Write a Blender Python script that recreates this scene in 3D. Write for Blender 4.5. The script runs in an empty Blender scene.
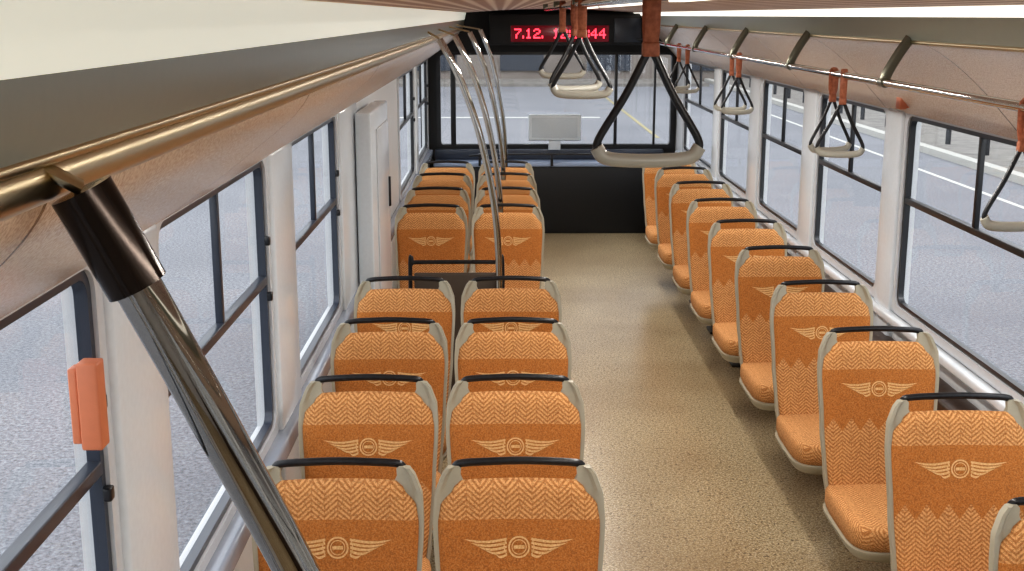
import bpy, bmesh, math, random
from mathutils import Vector
random.seed(3)
scene=bpy.context.scene
try:
    scene.view_settings.view_transform='Standard'
    scene.view_settings.look='Medium High Contrast'
except Exception: pass
COL=scene.collection
# ------------------------------------------------------------ materials
def lin(c): 
    return tuple(((v/255)/12.92 if v/255<=0.04045 else ((v/255+0.055)/1.055)**2.4) for v in c)+(1,)
class NT:
    def __init__(s,name):
        s.m=bpy.data.materials.new(name); s.m.use_nodes=True
        s.t=s.m.node_tree; s.b=s.t.nodes['Principled BSDF']
    def n(s,typ,**k):
        x=s.t.nodes.new(typ)
        for a,b in k.items(): setattr(x,a,b)
        return x
    def l(s,a,b): s.t.links.new(a,b)
    def math(s,op,a,b=None,c=None):
        x=s.n('ShaderNodeMath',operation=op)
        for i,v in enumerate((a,b,c)):
            if v is None: continue
            if isinstance(v,(int,float)): x.inputs[i].default_value=v
            else: s.l(v,x.inputs[i])
        return x.outputs[0]
    def mix(s,f,a,b):
        x=s.n('ShaderNodeMix',data_type='RGBA')
        for i,v in ((0,f),(6,a),(7,b)):
            if isinstance(v,(int,float,tuple)): x.inputs[i].default_value=v
            else: s.l(v,x.inputs[i])
        return x.outputs[2]
    def coords(s):
        tc=s.n('ShaderNodeTexCoord'); sp=s.n('ShaderNodeSeparateXYZ'); s.l(tc.outputs['Object'],sp.inputs[0])
        return tc.outputs['Object'],sp.outputs[0],sp.outputs[1],sp.outputs[2]
    def noise(s,vec,scale,detail=2,rough=.5):
        x=s.n('ShaderNodeTexNoise'); x.inputs['Scale'].default_value=scale
        x.inputs['Detail'].default_value=detail; x.inputs['Roughness'].default_value=rough
        s.l(vec,x.inputs['Vector']); return x.outputs['Fac']
    def ramp(s,f,p0,p1):
        x=s.n('ShaderNodeMapRange'); x.inputs[1].default_value=p0; x.inputs[2].default_value=p1
        s.l(f,x.inputs[0]); return x.outputs[0]
    def bump(s,h,strength,dist=.002):
        x=s.n('ShaderNodeBump'); x.inputs['Strength'].default_value=strength; x.inputs['Distance'].default_value=dist
        s.l(h,x.inputs['Height']); s.l(x.outputs[0],s.b.inputs['Normal'])
def MAT(name,c,rough=.5,metal=0,c2=None,scale=60,p=(.35,.65),bump=0,emit=None,es=0):
    k=NT(name); k.b.inputs['Roughness'].default_value=rough; k.b.inputs['Metallic'].default_value=metal
    if c2 is None: c2=tuple(max(0,v*.985) for v in c)
    o,x,y,z=k.coords(); nz=k.noise(o,scale,3)
    k.l(k.mix(k.ramp(nz,p[0],p[1]),lin(c),lin(c2)),k.b.inputs['Base Color'])
    if bump: k.bump(nz,bump)
    if emit:
        k.b.inputs['Emission Color'].default_value=lin(emit); k.b.inputs['Emission Strength'].default_value=es
    return k.m
def fabric(name,zones):
    k=NT(name); k.b.inputs['Roughness'].default_value=.9
    o,x,y,z=k.coords()
    t=k.math('SUBTRACT',z,y) if not zones else z
    xs=k.math('MULTIPLY_ADD',x,1/.066,50.5)
    tri=k.math('ABSOLUTE',k.math('SUBTRACT',k.math('FRACT',xs),.5))
    v=k.math('FRACT',k.math('ADD',k.math('MULTIPLY_ADD',t,1/.0135,100.0),k.math('MULTIPLY',tri,4.2)))
    st=k.ramp(v,.46,.60)
    edge=k.math('GREATER_THAN',k.math('ABSOLUTE',k.math('SUBTRACT',tri,.25)),.235)
    hb=k.mix(st,lin((222,170,114)),lin((176,114,62)))
    hb=k.mix(k.math('MULTIPLY',edge,.5),hb,lin((168,104,52)))
    fine=k.noise(o,330,2)
    if zones:
        zz=k.math('MULTIPLY_ADD',tri,.09,.650)
        s1=k.math('GREATER_THAN',z,zz); s2=k.math('LESS_THAN',z,.866)
        solid=k.math('MULTIPLY',s1,s2)
        col=k.mix(solid,hb,lin((180,108,42)))
    else: col=hb
    col=k.mix(k.math('MULTIPLY',k.ramp(fine,.40,.60),.36),col,lin((226,168,106)))
    fine2=k.noise(o,210,2)
    col=k.mix(k.math('MULTIPLY',k.ramp(fine2,.48,.62),.52),col,lin((130,74,30)))
    k.l(col,k.b.inputs['Base Color']); k.bump(fine,.7,.002)
    return k.m
m_back=fabric('seat_fabric_back',True); m_cush=fabric('seat_fabric_cushion',False)
m_shell=MAT('shell_grey',(170,164,146),.4,scale=90)
m_black=MAT('handle_black',(24,25,28),.3,c2=(36,36,40))
m_darkmetal=MAT('leg_grey',(70,68,64),.5)
m_emb=MAT('embroidery',(238,198,144),.85,c2=(210,160,100),scale=260)
m_chrome=MAT('chrome',(206,205,202),.09,1)
m_chromedark=MAT('chrome_polished',(160,156,150),.06,1)
m_bronze=MAT('bronze_trim',(196,180,146),.30,1,scale=14)
m_collar=MAT('collar_dark',(112,112,100),.28,.8)
m_collar2=MAT('collar_black',(50,41,35),.14,.7)
m_wall=MAT('wall_cream',(216,218,220),.4)
m_wall2=MAT('pillar_plastic',(222,229,236),.18)
m_surr=MAT('window_surround',(206,210,216),.22)
m_frame=MAT('frame_black',(34,35,38),.3)
m_frameb=MAT('frame_bluegrey',(56,62,74),.3)
m_sillb=MAT('sill_bluegrey',(150,158,172),.2)
m_duct=MAT('duct_brown',(74,56,46),.4,c2=(56,42,34),scale=50)
m_salmon=MAT('salmon_plastic',(216,132,96),.4)
m_leather=MAT('leather',(180,112,82),.55,c2=(150,88,62),scale=120,bump=.2)
m_grip=MAT('grip_grey',(170,168,158),.35)
m_panelblack=MAT('panel_black',(16,17,20),.45,c2=(24,25,28),scale=120)
m_ledge=MAT('ledge_blue',(150,164,190),.35)
m_white=MAT('white_plastic',(206,210,212),.4)
m_greypanel=MAT('grey_cornice',(142,146,136),.3)
m_lightpanel=MAT('cream_cornice',(238,240,230),.4,emit=(238,242,228),es=.38)
m_lightr=MAT('white_diffuser',(240,240,230),.4,emit=(255,252,240),es=1.1)
m_led=MAT('led_red',(255,40,60),.5,emit=(255,60,80),es=3)
m_fill=MAT('fill_strip_glow',(255,252,240),.5,emit=(255,250,235),es=1.4)  # glow for the ceiling strips added to brighten the interior
def cove_mat(name,a,b,seam=1.46):
    k=NT(name); k.b.inputs['Roughness'].default_value=.24
    o,x,y,z=k.coords(); f=k.noise(o,210,2,.6); g=k.noise(o,3,2)
    c=k.mix(k.ramp(f,.38,.62),lin(a),lin(b)); c=k.mix(k.math('MULTIPLY',k.ramp(g,.35,.7),.15),c,lin((222,196,178)))
    fr=k.math('FRACT',k.math('MULTIPLY_ADD',y,1/seam,10.3)); s=k.math('LESS_THAN',fr,.006)
    c=k.mix(s,c,lin((90,80,70))); k.l(c,k.b.inputs['Base Color']); k.bump(f,.05)
    return k.m
m_cove=cove_mat('cove_speckled',(230,214,198),(198,176,160))
def ceil_mat():
    k=NT('ceiling_ribbed'); k.b.inputs['Roughness'].default_value=.5
    o,x,y,z=k.coords(); fr=k.math('FRACT',k.math('MULTIPLY',x,1/.06)); s=k.ramp(k.math('ABSOLUTE',k.math('SUBTRACT',fr,.5)),.1,.3)
    n=k.noise(o,120,2)
    c=k.mix(s,lin((246,228,216)),lin((178,136,120))); c=k.mix(k.math('MULTIPLY',k.ramp(n,.4,.6),.25),c,lin((240,230,222)))
    k.l(c,k.b.inputs['Base Color']); return k.m
m_ceil=ceil_mat()
def floor_mat():
    k=NT('floor_vinyl'); k.b.inputs['Roughness'].default_value=.30
    o,x,y,z=k.coords()
    a=k.noise(o,90,4,.8); b=k.noise(o,140,2); g=k.noise(o,1.3,2)
    c=k.mix(k.ramp(a,.40,.58),lin((208,188,150)),lin((134,112,80)))
    c=k.mix(k.math('MULTIPLY',k.ramp(b,.56,.61),.8),c,lin((234,224,198)))
    d=k.noise(o,60,2,.6)
    c=k.mix(k.math('MULTIPLY',k.ramp(d,.60,.65),.8),c,lin((76,56,34)))
    c=k.mix(k.math('MULTIPLY',k.ramp(g,.4,.65),.36),c,lin((124,94,56)))
    k.l(c,k.b.inputs['Base Color']); return k.m
m_floor=floor_mat()
def asphalt():
    k=NT('asphalt'); k.b.inputs['Roughness'].default_value=.85
    o,x,y,z=k.coords(); a=k.noise(o,30,4,.85); b=k.noise(o,.35,3)
    c=k.mix(k.ramp(a,.38,.62),lin((84,85,90)),lin((148,149,154)))
    c=k.mix(k.math('MULTIPLY',k.ramp(b,.4,.7),.45),c,lin((98,100,107)))
    k.l(c,k.b.inputs['Base Color']); return k.m
m_asph=asphalt()
m_pave=MAT('paving',(132,128,122),.8,c2=(112,108,104),scale=3)
m_kerb=MAT('kerb_stone',(176,174,168),.8,scale=3)
m_line=MAT('road_paint',(190,190,184),.7); m_yel=MAT('road_yellow',(152,142,104),.7)
m_build=MAT('building_wall',(128,120,114),.8,c2=(116,108,102),scale=.6)
m_bwin=MAT('building_glass',(52,58,68),.2)
def glass():
    m=bpy.data.materials.new('window_glass'); m.use_nodes=True; t=m.node_tree; t.nodes.clear()
    o=t.nodes.new('ShaderNodeOutputMaterial'); mx=t.nodes.new('ShaderNodeMixShader'); tr=t.nodes.new('ShaderNodeBsdfTransparent'); gl=t.nodes.new('ShaderNodeBsdfGlossy')
    tr.inputs[0].default_value=(.95,.96,.97,1); gl.inputs['Roughness'].default_value=.02
    mx.inputs[0].default_value=.05
    t.links.new(tr.outputs[0],mx.inputs[1]); t.links.new(gl.outputs[0],mx.inputs[2]); t.links.new(mx.outputs[0],o.inputs[0]); return m
m_glass=glass()
# ------------------------------------------------------------ helpers
def reg(o,parent=None,label=None,cat=None,group=None,kind=None):
    if o.name not in COL.objects: COL.objects.link(o)
    if parent: o.parent=parent
    if label: o['label']=label
    if cat: o['category']=cat
    if group: o['group']=group
    if kind: o['kind']=kind
    return o
def MO(name,V,F,mat,smooth=False,**k):
    me=bpy.data.meshes.new(name); me.from_pydata([tuple(v) for v in V],[],F); me.validate()
    bm=bmesh.new(); bm.from_mesh(me); bmesh.ops.recalc_face_normals(bm,faces=bm.faces); bm.to_mesh(me); bm.free()
    me.materials.append(mat)
    if smooth:
        for p in me.polygons: p.use_smooth=True
        try: me.set_sharp_from_angle(angle=math.radians(45))
        except: pass
    return reg(bpy.data.objects.new(name,me),**k)
def E(name,loc=(0,0,0),**k):
    o=bpy.data.objects.new(name,None); o.location=loc; o.empty_display_size=.1; return reg(o,**k)
def boxes(name,L,mat,bev=0,**k):
    me=bpy.data.meshes.new(name); bm=bmesh.new()
    for (x0,x1,y0,y1,z0,z1) in L:
        r=bmesh.ops.create_cube(bm,size=1)
        for v in r['verts']:
            v.co=Vector(((x0+x1)/2+v.co.x*(x1-x0),(y0+y1)/2+v.co.y*(y1-y0),(z0+z1)/2+v.co.z*(z1-z0)))
    if bev: bmesh.ops.bevel(bm,geom=bm.edges[:],offset=bev,segments=3,affect='EDGES',profile=.5)
    bm.to_mesh(me); bm.free(); me.materials.append(mat)
    if bev:
        for p in me.polygons: p.use_smooth=True
        try: me.set_sharp_from_angle(angle=math.radians(50))
        except: pass
    return reg(bpy.data.objects.new(name,me),**k)
def smoothpath(P,n=8):
    P=[Vector(p) for p in P]
    if len(P)<3: return P
    Q=[2*P[0]-P[1]]+P+[2*P[-1]-P[-2]]; out=[]
    for i in range(1,len(Q)-2):
        for j in range(n):
            t=j/n; a,b,c,d=Q[i-1],Q[i],Q[i+1],Q[i+2]
            out.append(.5*((2*b)+(c-a)*t+(2*a-5*b+4*c-d)*t*t+(3*b-a-3*c+d)*t**3))
    out.append(P[-1]); return out
def tubegeo(P,r,seg=12,flat=(1,1)):
    V=[];F=[];n=len(P)
    up=None
    for i,p in enumerate(P):
        t=(P[min(i+1,n-1)]-P[max(i-1,0)]).normalized()
        if up is None:
            up=Vector((0,0,1)) if abs(t.z)<.9 else Vector((0,1,0))
        s=t.cross(up).normalized(); up=s.cross(t).normalized()
        rr=r[i] if isinstance(r,list) else r
        for j in range(seg):
            a=2*math.pi*j/seg; V.append(p+s*math.cos(a)*rr*flat[0]+up*math.sin(a)*rr*flat[1])
    for i in range(n-1):
        for j in range(seg):
            k=(j+1)%seg; F.append((i*seg+j,i*seg+k,(i+1)*seg+k,(i+1)*seg+j))
    F.append(tuple(range(seg))); F.append(tuple((n-1)*seg+j for j in range(seg)))
    return V,F
def tube(name,P,r,mat,seg=12,n=8,flat=(1,1),**k):
    Q=smoothpath(P,n) if n>1 else [Vector(p) for p in P]
    V,F=tubegeo(Q,r,seg,flat); return MO(name,V,F,mat,smooth=True,**k)
def strip(name,pts,y0,y1,th,mat,smooth=True,**k):
    if len(pts)>3:
        pts=[(p.x,p.z) for p in smoothpath([(a,0,b) for a,b in pts],4)]
    n=len(pts); P=[Vector((p[0],0,p[1])) for p in pts]; V=[]
    off=[]
    for i in range(n):
        t=(P[min(i+1,n-1)]-P[max(i-1,0)]).normalized(); nn=Vector((-t.z,0,t.x)); off.append(P[i]+nn*th)
    ring=P+off[::-1]; m=len(ring)
    for y in (y0,y1):
        for p in ring: V.append((p.x,y,p.z))
    F=[(i,(i+1)%m,m+(i+1)%m,m+i) for i in range(m)]
    for i in range(n-1):
        a=i;b=i+1;c=m-2-i;d=m-1-i
        F.append((a,b,c,d)); F.append((m+a,m+b,m+c,m+d))
    return MO(name,V,F,mat,smooth=smooth,**k)
def copy_tree(o,parent=None):
    c=o.copy(); COL.objects.link(c)
    if parent: c.parent=parent
    for ch in o.children: 
        if ch is not c: copy_tree(ch,c)
    return c
def rr_loop(a0,a1,b0,b1,r,n=8):
    L=[]
    for (ca,cb,s) in ((a1-r,b1-r,0),(a0+r,b1-r,1),(a0+r,b0+r,2),(a1-r,b0+r,3)):
        for j in range(n+1):
            t=math.pi/2*(s+j/n); L.append((ca+r*math.cos(t),cb+r*math.sin(t)))
    return L
def ringmesh(name,outer,inner,c0,c1,axis,mat,ins=0,**k):
    def P(a,b,c): return (c,a,b) if axis=='x' else (a,c,b)
    n=len(outer); V=[P(*p,c0) for p in outer]+[P(*p,c0) for p in inner]+[P(*p,c1) for p in inner]+[P(*p,c1) for p in outer]
    F=[]
    for i in range(n):
        j=(i+1)%n
        for s in range(4):
            t=(s+1)%4; F.append((s*n+i,s*n+j,t*n+j,t*n+i))
    return MO(name,V,F,mat,smooth=True,**k)
# ------------------------------------------------------------ shell
YB,YF=-2.4,11.95; XL,XR=-.71,1.75; Z0,Z1=.85,1.69
boxes('floor',[(XL-.08,XR+.08,YB,YF+.1,-.08,0)],m_floor,kind='structure',label='beige speckled vinyl bus floor')
LW=[(-1.5,.15),(.36,2.02),(2.40,3.55),(3.98,5.12),(8.35,9.8),(10.10,11.65)]
RW=[(-1.2,.2),(.5,1.6),(1.95,3.35),(3.58,5.12),(5.40,6.54),(6.88,7.99),(8.37,9.50),(9.80,11.4)]
def wall(name,x0,x1,W):
    L=[(x0,x1,YB,YF,0,Z0),(x0,x1,YB,YF,Z1,2.2)]; y=YB
    for a,b in W: L.append((x0,x1,y,a,Z0,Z1)); y=b
    L.append((x0,x1,y,YF,Z0,Z1))
    return boxes(name,L,m_wall,kind='structure',label='cream plastic lined bus side wall')
wall('wall_left',XL-.05,XL,LW); wall('wall_right',XR,XR+.05,RW)
boxes('wall_front',[(XL-.08,XR+.08,YB-.08,YB,0,2.25)],m_wall,kind='structure',label='cream bulkhead behind the viewer')
boxes('wall_back',[(XL-.08,XR+.08,YF,YF+.08,0,.84),(XL-.08,XR+.08,YF,YF+.08,1.72,2.25),(XL-.08,-.60,YF,YF+.08,.84,1.72),(1.70,XR+.08,YF,YF+.08,.84,1.72)],m_panelblack,kind='structure',label='black end wall below and around the large window')
boxes('roof',[(XL-.08,XR+.08,YB,YF+.08,2.2,2.25)],m_wall,kind='structure',label='cream roof panel')
cp=[(-.33+1.63*i/16,2.124+.034*math.sin(math.pi*i/16)) for i in range(17)]
strip('ceiling',cp,YB,YF,.01,m_ceil,kind='structure',label='ribbed pinkish cream ceiling panel')
strip('trim_1',[(-.33,2.124),(-.338,2.09),(-.346,2.056)],YB,YF,-.008,m_lightpanel,kind='structure',label='cream lighting cornice')
strip('trim_2',[(-.346,2.056),(-.351,2.02),(-.361,1.99)],YB,YF,-.008,m_greypanel,kind='structure',label='grey cornice panel')
tube('trim_3',[(-.364,YB,1.988),(-.364,YF,1.988)],.006,m_bronze,n=1,kind='structure',label='bronze metal cornice edge')
tube('trim_4',[(-.388,YB,1.968),(-.388,YF,1.968)],.023,m_bronze,seg=28,n=1,kind='structure',label='dull golden rail along the cornice')
strip('trim_5',[(-.385,1.957),(-.402,1.925),(-.435,1.888),(-.50,1.835),(-.58,1.772),(-.66,1.715),(-.712,1.676)],YB,YF,-.01,m_cove,kind='structure',label='glossy speckled cream cove above the windows')
strip('trim_6',[(1.3,2.124),(1.309,2.109),(1.317,2.094)],YB,YF,.008,m_lightr,kind='structure',label='white lighting cornice')
strip('trim_7',[(1.317,2.094),(1.342,2.05),(1.362,2.017)],YB,YF,.008,m_greypanel,kind='structure',label='dark grey cornice panel')
tube('trim_8',[(1.366,YB,2.012),(1.366,YF,2.012)],.008,m_bronze,n=1,kind='structure',label='bronze metal cornice edge')
strip('trim_9',[(1.366,2.01),(1.42,1.985),(1.50,1.93),(1.59,1.85),(1.67,1.765),(1.752,1.676)],YB,YF,.01,m_cove,kind='structure',label='glossy speckled cream cove above the windows')
boxes('trim_10',[(1.63,1.75,YB,YF-.3,0,.70)],m_duct,.015,kind='structure',label='dark brown heater duct')
boxes('trim_11',[(1.70,1.75,YB,YF-.3,.775,.815)],m_wall2,.012,kind='structure',label='cream sill ledge')
boxes('trim_12',[(-.71,-.655,YB,YF-.3,.765,.825)],m_sillb,.012,kind='structure',label='blue grey sill ledge')
def pillar(i,x0,x1,a,b):
    boxes('trim_%d'%i,[(x0,x1,a,b,.0,1.70)],m_wall2,.014,kind='structure',label='glossy white window pillar cover')
i=13
for W,x0,x1 in ((LW,-.715,-.685),(RW,1.725,1.755)):
    for q in range(len(W)-1):
        a=W[q][1]+.03; b=W[q+1][0]-.03
        if b-a>1: 
            pillar(i,x0,x1,a,a+.62); i+=1; continue
        pillar(i,x0,x1,a,b); i+=1
wi=1
def window(x,sg,a,b,fm,latch=True):
    """sg=+1 interior is towards +x"""
    global wi
    w=.03
    ni='window_%d'%wi; wi+=1
    s=ringmesh(ni,rr_loop(a-w,b+w,Z0-w,Z1+w,.03),rr_loop(a+.006,b-.006,Z0+.006,Z1-.006,.05),x-sg*.02,x+sg*.012,'x',m_surr,kind='structure',label='bus side window with opening upper panes')
    ringmesh('window_frame',rr_loop(a,b,Z0,Z1,.02),rr_loop(a+.024,b-.024,Z0+.024,Z1-.024,.035),x-sg*.020,x+sg*.004,'x',fm,parent=s)
    zm=1.32; mid=(a+b)/2
    boxes('mullion',[(min(x-sg*.020,x+sg*.006),max(x-sg*.020,x+sg*.006),a+.02,b-.02,zm-.013,zm+.013)],fm,.003,parent=s)
    boxes('mullion',[(min(x-sg*.018,x+sg*.002),max(x-sg*.018,x+sg*.002),mid-.011,mid+.011,zm,Z1-.02)],fm,.003,parent=s)
    boxes('glass_pane',[(x-sg*.013-.002,x-sg*.013+.002,a+.01,b-.01,Z0+.01,Z1-.01)],m_glass,parent=s)
    if latch:
        for zz in (zm-.05,zm+.12):
            boxes('latch',[(min(x+sg*.004,x+sg*.020),max(x+sg*.004,x+sg*.020),b-.03,b-.008,zz-.013,zz+.013)],m_black,.004,parent=s)
for a,b in LW: window(XL,1,a,b,m_frameb if b<6 else m_frame)
for a,b in RW: window(XR,-1,a,b,m_frame,False)
s=ringmesh('window_%d'%wi,rr_loop(-.63,1.72,.80,1.745,.03),rr_loop(-.59,1.69,.84,1.72,.03),YF-.02,YF+.06,'y',m_frame,kind='structure',label='large end window with black frame')
boxes('mullion',[(-.49,-.44,YF-.015,YF+.04,.83,1.72)],m_frame,.004,parent=s)
boxes('mullion',[(1.13,1.16,YF-.01,YF+.04,.83,1.72)],m_frame,.004,parent=s)
boxes('mullion',[(1.52,1.54,YF-.01,YF+.04,.83,1.72)],m_frame,.004,parent=s)
boxes('glass_pane',[(-.61,1.71,YF+.03,YF+.034,.83,1.725)],m_glass,parent=s)
o=E('rear_shelf',(0,YF,0),label='black engine cover with pale blue grey shelf under the window',cat='shelf')
boxes('panel',[(XL+.06,1.62,-.34,-.02,0,.66)],m_panelblack,.01,parent=o)
boxes('shelf_top',[(XL+.06,1.62,-.36,-.02,.66,.70)],m_ledge,.012,parent=o)
boxes('shelf_back',[(XL+.06,1.62,-.09,-.02,.70,.80)],m_frameb,.012,parent=o)
tube('shelf_rail',[(-.3,-.38,.77),(.1,-.385,.785),(.9,-.385,.785),(1.3,-.38,.77)],.010,m_black,parent=o)
for x in (-.2,.5,1.2): boxes('rail_bracket',[(x-.012,x+.012,-.385,-.33,.67,.79)],m_black,.004,parent=o)
o=E('equipment_box',(.535,YF-.1,0),label='white rounded plastic box standing at the end window',cat='box')
boxes('body',[(-.26,.26,-.06,.02,.89,1.15)],m_white,.02,parent=o)
boxes('screen',[(-.225,.225,-.066,-.058,.925,1.12)],MAT('screen_grey',(192,197,200),.2),.003,parent=o)
boxes('stand',[(-.06,.06,-.04,.0,.80,.90)],m_white,.008,parent=o)
# LED header
o=E('led_display',(.62,YF-.5,1.95),label='black header box with red dot matrix clock display',cat='display')
boxes('housing',[(-.72,.72,.0,.46,-.125,.165)],m_panelblack,.012,parent=o)
boxes('screen',[(-.52,.40,-.012,.01,-.095,.055)],MAT('screen_red_glow',(60,8,14),.2,emit=(120,14,30),es=.45),.004,parent=o)
FONT={'7':["11111","00001","00010","00100","01000","01000","01000"],'1':["00100","01100","00100","00100","00100","00100","01110"],
'2':["01110","10001","00001","00110","01000","10000","11111"],'3':["11110","00001","00001","01110","00001","00001","11110"],
'4':["00010","00110","01010","10010","11111","00010","00010"],'.':["0","0","0","0","0","1","1"],':':["0","1","1","0","1","1","0"],' ':["00"]*7}
def led(txt,x0,z0,p,mat,par):
    x=x0
    for ch in txt:
        g=FONT[ch]; V=[];F=[]
        for r in range(7):
            for c,b in enumerate(g[r]):
                if b=='1':
                    cx=x+c*p; cz=z0-r*p; h=p*.5; n=len(V)
                    V+=[(cx-h,-.015,cz-h),(cx+h,-.015,cz-h),(cx+h,-.015,cz+h),(cx-h,-.015,cz+h)]; F.append((n,n+1,n+2,n+3))
        x+=(len(g[0])+1)*p
        if V: 
            ob=MO('led_digit',V,F,mat,parent=par)
            bm=bmesh.new(); bm.from_mesh(ob.data); bmesh.ops.remove_doubles(bm,verts=bm.verts,dist=.001); bm.to_mesh(ob.data); bm.free()
led('7.12.  12:13:44',-.48,.020,.0128,m_led,o)
boxes('side_cover',[(.45,.70,-.01,.0,-.10,.12)],m_frameb,.004,parent=o)
# cabinet on left
o=E('side_cabinet',(XL+.03,5.62,0),label='tall white grey flat panelled cabinet against the side wall',cat='cabinet')
boxes('body',[(0,.075,0,.85,0,1.655)],m_wall2,.010,parent=o)
boxes('door',[(.073,.083,.22,.80,.1,1.56)],m_surr,.004,parent=o)
boxes('handle',[(.081,.094,.74,.76,1.1,1.26)],m_black,.004,parent=o)
# ------------------------------------------------------------ seats
def Fy(x,z): return -.2*(1-z)-.35*x*x
def interp(T,z):
    if z<=T[0][0]: return T[0][1]
    for (a,b),(c,d) in zip(T,T[1:]):
        if z<=c:
            t=(z-a)/(c-a); t=t*t*(3-2*t); return b+(d-b)*t
    return T[-1][1]
def backmesh(name,wT,zb,zt,front,back,mat,parent,N=32,M=40):
    V=[];F=[]
    for side in (0,1):
        for j in range(M+1):
            v=j/M
            for i in range(N+1):
                u=-1+2*i/N; u=math.copysign(abs(u)**.8,u)
                z=zb+v*(zt(u)-zb); x=interp(wT,z)*u
                V.append((x,Fy(x,z)+(front(u,v) if side==0 else back(u,v)),z))
    w=N+1; S=(M+1)*w
    for j in range(M):
        for i in range(N):
            a=j*w+i; F.append((a,a+1,a+w+1,a+w)); F.append((S+a,S+a+w,S+a+w+1,S+a+1))
    for i in range(N): 
        F.append((i,S+i,S+i+1,i+1)); a=M*w+i; F.append((a,a+1,S+a+1,S+a))
    for j in range(M):
        a=j*w; F.append((a,a+w,S+a+w,S+a)); a=j*w+N; F.append((a,S+a,S+a+w,a+w))
    return MO(name,V,F,mat,smooth=True,parent=parent)
def sstep(a,b,x):
    t=max(0,min(1,(x-a)/(b-a))); return t*t*(3-2*t)
def loops(name,L,mat,parent,n=48):
    V=[];F=[]
    for (cx,cy,z,ax,ay,e) in L:
        for j in range(n):
            t=2*math.pi*j/n; c,s=math.cos(t),math.sin(t)
            V.append((cx+ax*math.copysign(abs(c)**(2/e),c),cy+ay*math.copysign(abs(s)**(2/e),s),z))
    for k in range(len(L)-1):
        for j in range(n):
            q=(j+1)%n; F.append((k*n+j,k*n+q,(k+1)*n+q,(k+1)*n+j))
    F.append(tuple(range(n))); F.append(tuple((len(L)-1)*n+j for j in range(n)))
    return MO(name,V,F,mat,smooth=True,parent=parent)
seat=E('bus_seat',(0,0,0))
wS=[(.36,.176),(.5,.194),(.66,.206),(.86,.216),(.92,.213),(.965,.199),(.99,.180)]
shell=backmesh('backrest_shell',wS,.36,lambda u:.945+.045*sstep(.66,.84,abs(u)),
   lambda u,v:-.004-.012*(abs(u)>.9), lambda u,v:.03*(1-abs(u)**6*.6)*(1-v**8*.5),m_shell,seat)
wF=[(.40,.158),(.44,.176),(.55,.192),(.70,.201),(.855,.207),(.895,.198),(.94,.163),(.957,.145)]
def ff(u,v):
    e=(1-abs(u)**8)**.5*(1-(2*v-1)**16)**.5
    return -.010-.020*e
cush=backmesh('backrest_cushion',wF,.405,lambda u:.957-.002*u*u,ff,lambda u,v:.0,m_back,seat)
def tub(): 
    return [(-.166,.002,.968),(-.160,-.001,.986),(-.142,-.004,.995),(-.07,-.006,1.000),(0,-.006,1.002),(.07,-.006,1.000),(.142,-.004,.995),(.160,-.001,.986),(.166,.002,.968)]
tube('grab_handle',tub(),.0105,m_black,parent=seat,n=4,flat=(1.0,.85))
def emb():
    V=[];F=[]
    def P(x,z): return (x,Fy(x,z)-.0315,z)
    cz=.797
    def strip2(pts_top,pts_bot):
        n=len(V)
        for a,b in zip(pts_top,pts_bot): V.append(P(*a)); V.append(P(*b))
        for i in range(len(pts_top)-1): F.append((n+2*i,n+2*i+1,n+2*i+3,n+2*i+2))
    def ring(r0,r1,N=32):
        a=[(math.cos(2*math.pi*i/N)*r1,cz+math.sin(2*math.pi*i/N)*r1) for i in range(N+1)]
        b=[(math.cos(2*math.pi*i/N)*r0,cz+math.sin(2*math.pi*i/N)*r0) for i in range(N+1)]
        strip2(a,b)
    ring(.0230,.0275); ring(.0165,.0190)
    strip2([(-.0135,cz+.0045),(.0135,cz+.0045)],[(-.0135,cz-.0045),(.0135,cz-.0045)])
    for s in (-1,1):
        for k,(x1,zo) in enumerate(((.138,.022),(.124,.0125),(.106,.003),(.086,-.0065),(.062,-.016))):
            x0=.031; top=[];bot=[]
            for i in range(11):
                t=i/10; x=x0+(x1-x0)*t
                z=cz+zo-.007*math.sin(t*math.pi*.9)-.002+.004*t**3
                w=.0031*(1-.75*max(0,(t-.75)/.25)**2)
                top.append((s*(x+.002*t),z+w)); bot.append((s*(x-.004*t),z-w))
            strip2(top,bot)
        a=[(s*(.030+.006*math.sin(math.pi*i/8)),cz+.022-.040*i/8) for i in range(9)]
        b=[(s*(.033+.006*math.sin(math.pi*i/8)),cz+.022-.040*i/8) for i in range(9)]
        strip2(a,b)
    return MO('emblem',V,F,m_emb,parent=cush,label='pale tan winged ring emblem')
emb()
loops('seat_cushion',[(0,-.30,.362,.165,.195,5),(0,-.30,.372,.187,.216,5),(0,-.30,.40,.197,.230,5),(0,-.299,.436,.197,.230,5),(0,-.297,.450,.193,.225,5),(0,-.293,.457,.184,.215,5),(0,-.288,.460,.16,.19,4.5),(0,-.28,.461,.10,.12,3)],m_cush,seat)
loops('seat_pan',[(0,-.28,.325,.15,.18,5),(0,-.29,.334,.18,.215,5),(0,-.295,.364,.199,.233,5),(0,-.295,.374,.199,.234,5),(0,-.295,.376,.19,.22,5)],m_shell,seat)
boxes('seat_leg',[(.08,.13,-.20,-.14,.0,.33),(.06,.15,-.24,-.08,.0,.02),(-.12,.16,-.22,-.12,.29,.335)],m_darkmetal,.006,parent=seat)
places=[]
for k in range(4):
    for x in (-.41,.045): places.append((x,2.857+.718*k,'paired seats near the viewer'))
for k in range(4):
    for x in (-.41,.045): places.append((x,7.03+.718*k,'paired seats beyond the low partition'))
for k in range(10): places.append((1.352,2.60+.774*k,'single seats along the window wall'))
LB={'p':'orange fabric paired bus seat with winged emblem and black handle','s':'orange fabric single bus seat beside the window, winged emblem'}
for (x,y,g) in places:
    c=copy_tree(seat) if (x,y,g)!=places[-1] else seat
    c.location=(x,y,0); c['group']=g; c['label']=LB[g[0]]; c['category']='seat'
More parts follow.
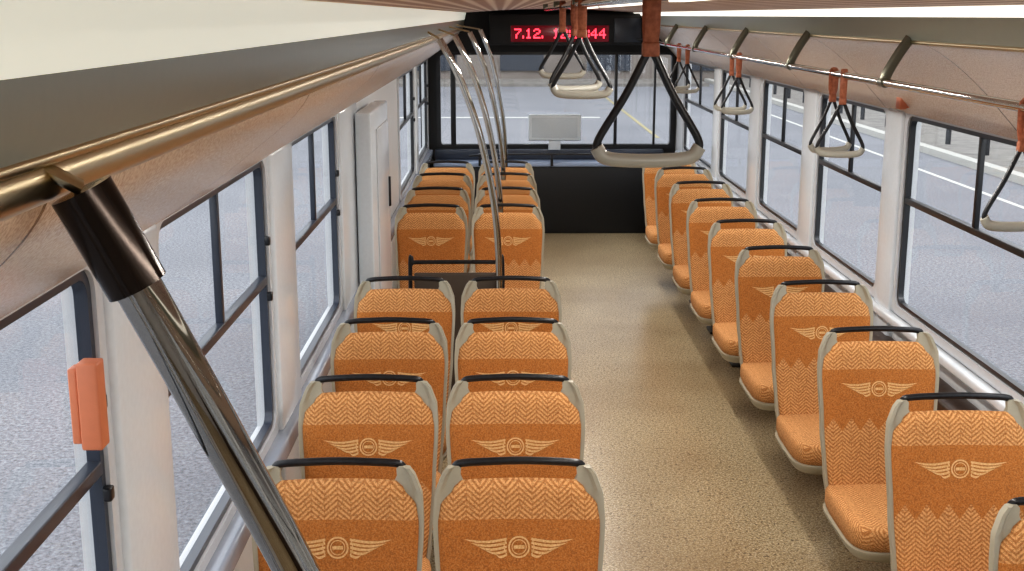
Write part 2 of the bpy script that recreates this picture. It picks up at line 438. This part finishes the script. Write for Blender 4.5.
# ------------------------------------------------------------ partition
o=E('low_partition',(-.2,6.10,0),label='low dark brown partition with one rounded black rail',cat='partition')
boxes('panel',[(-.25,.19,-.012,.012,.02,.79)],MAT('partition_brown',(84,72,62),.4),.008,parent=o)
tube('rail',[(-.27,0,.0),(-.27,0,.81),(-.255,0,.838),(-.22,0,.846),(.16,0,.846),(.195,0,.838),(.21,0,.81),(.21,0,.0)],.011,m_black,parent=o)
# ------------------------------------------------------------ poles
def pole(pts,rad,collar,lab,top,mat):
    o=E('grab_pole',(pts[-1][0],pts[-1][1],0),label=lab,cat='pole')
    b=Vector(o.location)
    P=[Vector(p)-b for p in pts]
    tube('pole_tube',P,rad,mat,seg=28,parent=o)
    Q=smoothpath(P,8)
    if collar:
        tube('collar',[Q[0],Q[0].lerp(Q[7],.5),Q[7]],rad*1.30,m_collar2,seg=28,parent=o,n=2)
    t=Vector(top)-b
    tube('pole_bracket',[Q[0]+ (Q[0]-Q[2])*.1,t],rad*.55,m_bronze,parent=o,n=1,flat=(1.5,.6))
    V,F=tubegeo([Vector((0,0,0)),Vector((0,0,.015))],rad*2,16)
    MO('floor_flange',V,F,m_chrome,parent=o)
    return o
pole([(-.349,.992,1.958),(-.305,1.004,1.86),(-.254,1.025,1.735),(-.194,1.06,1.575),(-.115,1.12,1.33),(-.06,1.19,.98),(-.04,1.22,.5),(-.04,1.23,0)],.0205,True,'thick chrome grab pole with dark collar slanting down from the cornice',(-.385,.975,1.985),m_chromedark)
for y,dx in ((5.95,-.025),(7.0,.01),(8.45,.06),(9.9,.11)):
    o=pole([(-.27+dx,y,1.985),(-.215+dx*.9,y,1.88),(-.155+dx*.8,y+.01,1.74),(-.085+dx*.6,y+.02,1.51),(-.025+dx*.5,y+.06,1.2),(.0+dx*.4,y+.1,.88),(dx*.4,y+.12,.4),(dx*.4,y+.12,0)],
     .0175,False,'curved chrome grab pole arching from the cornice to the seats',(-.352,y,2.02),m_chrome)
    o['group']='curved chrome poles'
# ------------------------------------------------------------ strap rails
RX,RZ=1.28,1.881
o=E('grab_rail',(RX,0,RZ),label='long chrome overhead rail held by dark brackets',cat='rail')
tube('rail_tube',[(0,YB+.1,0),(0,11.4,0)],.0135,m_chrome,seg=16,n=1,parent=o)
for q in range(-3,6):
    y=4.03+1.33*q
    tube('rail_bracket',[(0,y,-.002),(.012,y,.035),(.045,y,.095),(.078,y,.145)],.010,m_collar,parent=o,flat=(1.8,.9))
    tube('rail_clamp',[(0,y-.020,0),(0,y+.020,0)],.018,m_collar,n=1,parent=o)
o=E('ceiling_rail',(.23,0,2.13),label='slim chrome ceiling rail carrying strap handles',cat='rail')
tube('rail_tube',[(0,1.0,0),(0,6.2,0)],.010,m_chrome,n=1,parent=o)
for y in (1.0,2.3,3.7,5.0,6.2): boxes('rail_mount',[(-.012,.012,y-.015,y+.015,0,.026)],m_collar,.003,parent=o)
st=E('strap_handle',(0,0,0))
V,F=tubegeo([Vector(p) for p in [(0,0,-.078),(0,.014,-.05),(0,.0175,-.01),(0,.013,.012),(0,0,.0185),(0,-.013,.012),(0,-.0175,-.01),(0,-.014,-.05),(0,0,-.078)]],.0115,8,(1,.22))
MO('leather_strap',V,F,m_leather,smooth=True,parent=st)
boxes('buckle',[(-.013,.013,-.008,.008,-.092,-.070)],m_leather,.003,parent=st)
tube('loop_arm',[(-.006,0,-.088),(-.037,0,-.15),(-.078,0,-.218),(-.077,0,-.240)],.0042,m_frame,parent=st,n=6,flat=(1,1.5))
tube('loop_arm',[(.006,0,-.088),(.037,0,-.15),(.078,0,-.218),(.077,0,-.240)],.0042,m_frame,parent=st,n=6,flat=(1,1.5))
tube('grip',[(-.081,0,-.230),(-.068,0,-.246),(-.03,0,-.251),(.03,0,-.251),(.068,0,-.246),(.081,0,-.230)],.011,m_grip,parent=st,n=5)
first=True
for (x,y,z,rz,g) in [(.23,1.86,2.13,.05,'c'),(.23,3.42,2.13,-.15,'c'),(.23,3.70,2.13,.35,'c'),(.23,4.5,2.13,-.1,'c'),
   (RX,2.92,RZ,.1,'r'),(RX,4.50,RZ,-.2,'r'),(RX,4.64,RZ,.25,'r'),(RX,6.5,RZ,.1,'r'),(RX,6.7,RZ,-.2,'r'),(RX,8.3,RZ,.1,'r'),(RX,8.7,RZ,.1,'r')]:
    c=st if first else copy_tree(st); first=False
    c.location=(x,y,z); c.rotation_euler=(0,0,rz); c['category']='strap'
    c.scale=(1,1,1) if g=='c' else (1.04,1,1.17)
    c['group']='strap handles on the ceiling rail' if g=='c' else 'strap handles on the wall side rail'
    c['label']='hanging strap handle with brown leather loop, grey grip, over the aisle' if g=='c' else 'hanging strap handle with brown leather loop, grey grip, beside the windows'
# ------------------------------------------------------------ hammer boxes
o=E('emergency_hammer_box',(-.66,1.90,1.47),label='salmon plastic emergency hammer box on the window edge',cat='box')
boxes('body',[(-.035,.0,-.02,.02,-.075,.075)],m_salmon,.004,parent=o)
boxes('back_plate',[(-.05,-.035,-.016,.016,-.065,.065)],m_salmon,.003,parent=o)
o=E('emergency_hammer_box',(1.70,5.05,1.735),label='small orange emergency hammer box above the window',cat='box')
boxes('body',[(-.03,.0,-.03,.03,-.02,.03)],m_salmon,.005,parent=o)
boxes('back_plate',[(0,.03,-.025,.025,-.015,.025)],m_salmon,.004,parent=o)
# ------------------------------------------------------------ added interior fill lights
for q,y in enumerate((.2,3.2,6.2,9.2)):
    for x,e in ((.62,24),):
        zc=2.128+.034*math.sin(math.pi*(x+.33)/1.63)-.012
        o=boxes('ceiling_fill_strip',[(-.03,.03,-1.1,1.1,-.004,.014)],m_fill,.003,label='slim white glowing strip added on the ceiling to brighten the interior',cat='fill_light',group='added ceiling fill strips')  # glowing strip added to brighten the cabin, not a known fixture
        o.location=(x,y,zc)
        L=bpy.data.lights.new('fill_area','AREA'); L.shape='RECTANGLE'; L.size=.06; L.size_y=2.2; L.energy=e; L.color=(1,.96,.9)  # area light added under each strip to lift the interior brightness
        lo=bpy.data.objects.new('fill_area',L); lo.location=(x,y,zc-.006); reg(lo)
# ------------------------------------------------------------ outside
ZG=-.9
boxes('ground',[(-60,60,-40,120,ZG-.1,ZG)],m_asph,kind='structure',label='grey asphalt road surface')
boxes('pavement',[(9.7,24,-40,90,ZG,ZG+.13)],m_pave,kind='structure',label='pale paved footpath')
boxes('kerb',[(9.45,9.7,-40,90,ZG,ZG+.14)],m_kerb,kind='structure',label='pale stone kerb')
boxes('pavement',[(-20,9,52,60,ZG,ZG+.13)],m_pave,kind='structure',label='pale paved footpath')
boxes('road_line',[(8.3,8.4,-10,40,ZG,ZG+.004)],m_line,kind='structure',label='white painted road line')
boxes('road_line',[(-14,3.0,36,36.3,ZG,ZG+.004)],m_line,kind='structure',label='white painted stop line')
boxes('road_line',[(3.9,4.0,30,50,ZG,ZG+.004)],m_yel,kind='structure',label='yellow painted road line')
for q in range(18):
    y=14+q*2.2
    o=E('street_bollard',(10.2,y,ZG+.13),label='dark metal street bollard on the footpath',cat='bollard',group='footpath bollards')
    tube('post',[(0,0,0),(0,0,.85)],.06,m_frame,n=1,parent=o)
    tube('cap',[(0,0,.85),(0,0,.93)],.08,m_darkmetal,n=1,parent=o)
o=E('building',(0,56,ZG),label='beige street building with rows of dark windows',cat='building')
boxes('facade',[(-30,30,0,8,0,14)],m_build,parent=o)
boxes('window_row',[(x,x+2,-.1,0,z,z+1.8) for x in range(-28,28,4) for z in (.5,4.6,8)],m_bwin,parent=o)
o=E('building',(26,20,ZG),label='grey street building beyond the footpath',cat='building')
boxes('facade',[(0,8,-30,30,0,12)],m_build,parent=o)
boxes('window_row',[(-.1,0,y,y+2,z,z+1.8) for y in range(-28,28,4) for z in (1.2,4.6,8)],m_bwin,parent=o)
# ------------------------------------------------------------ world, camera
w=bpy.data.worlds.new('sky'); scene.world=w; w.use_nodes=True
bg=w.node_tree.nodes['Background']; bg.inputs[0].default_value=(.94,.97,1,1); bg.inputs[1].default_value=2.3
S=bpy.data.lights.new('sun','SUN'); S.energy=.8; S.angle=.3; so=bpy.data.objects.new('sun',S); so.rotation_euler=(.5,.45,0); reg(so)
cam=bpy.data.cameras.new('camera'); cam.sensor_width=36; cam.lens=1196/1024*36; cam.clip_start=.02
co=bpy.data.objects.new('camera',cam); co.location=(0,0,2.1); co.rotation_euler=(math.radians(90-12.74),0,math.radians(-.56)); reg(co)
scene.camera=co
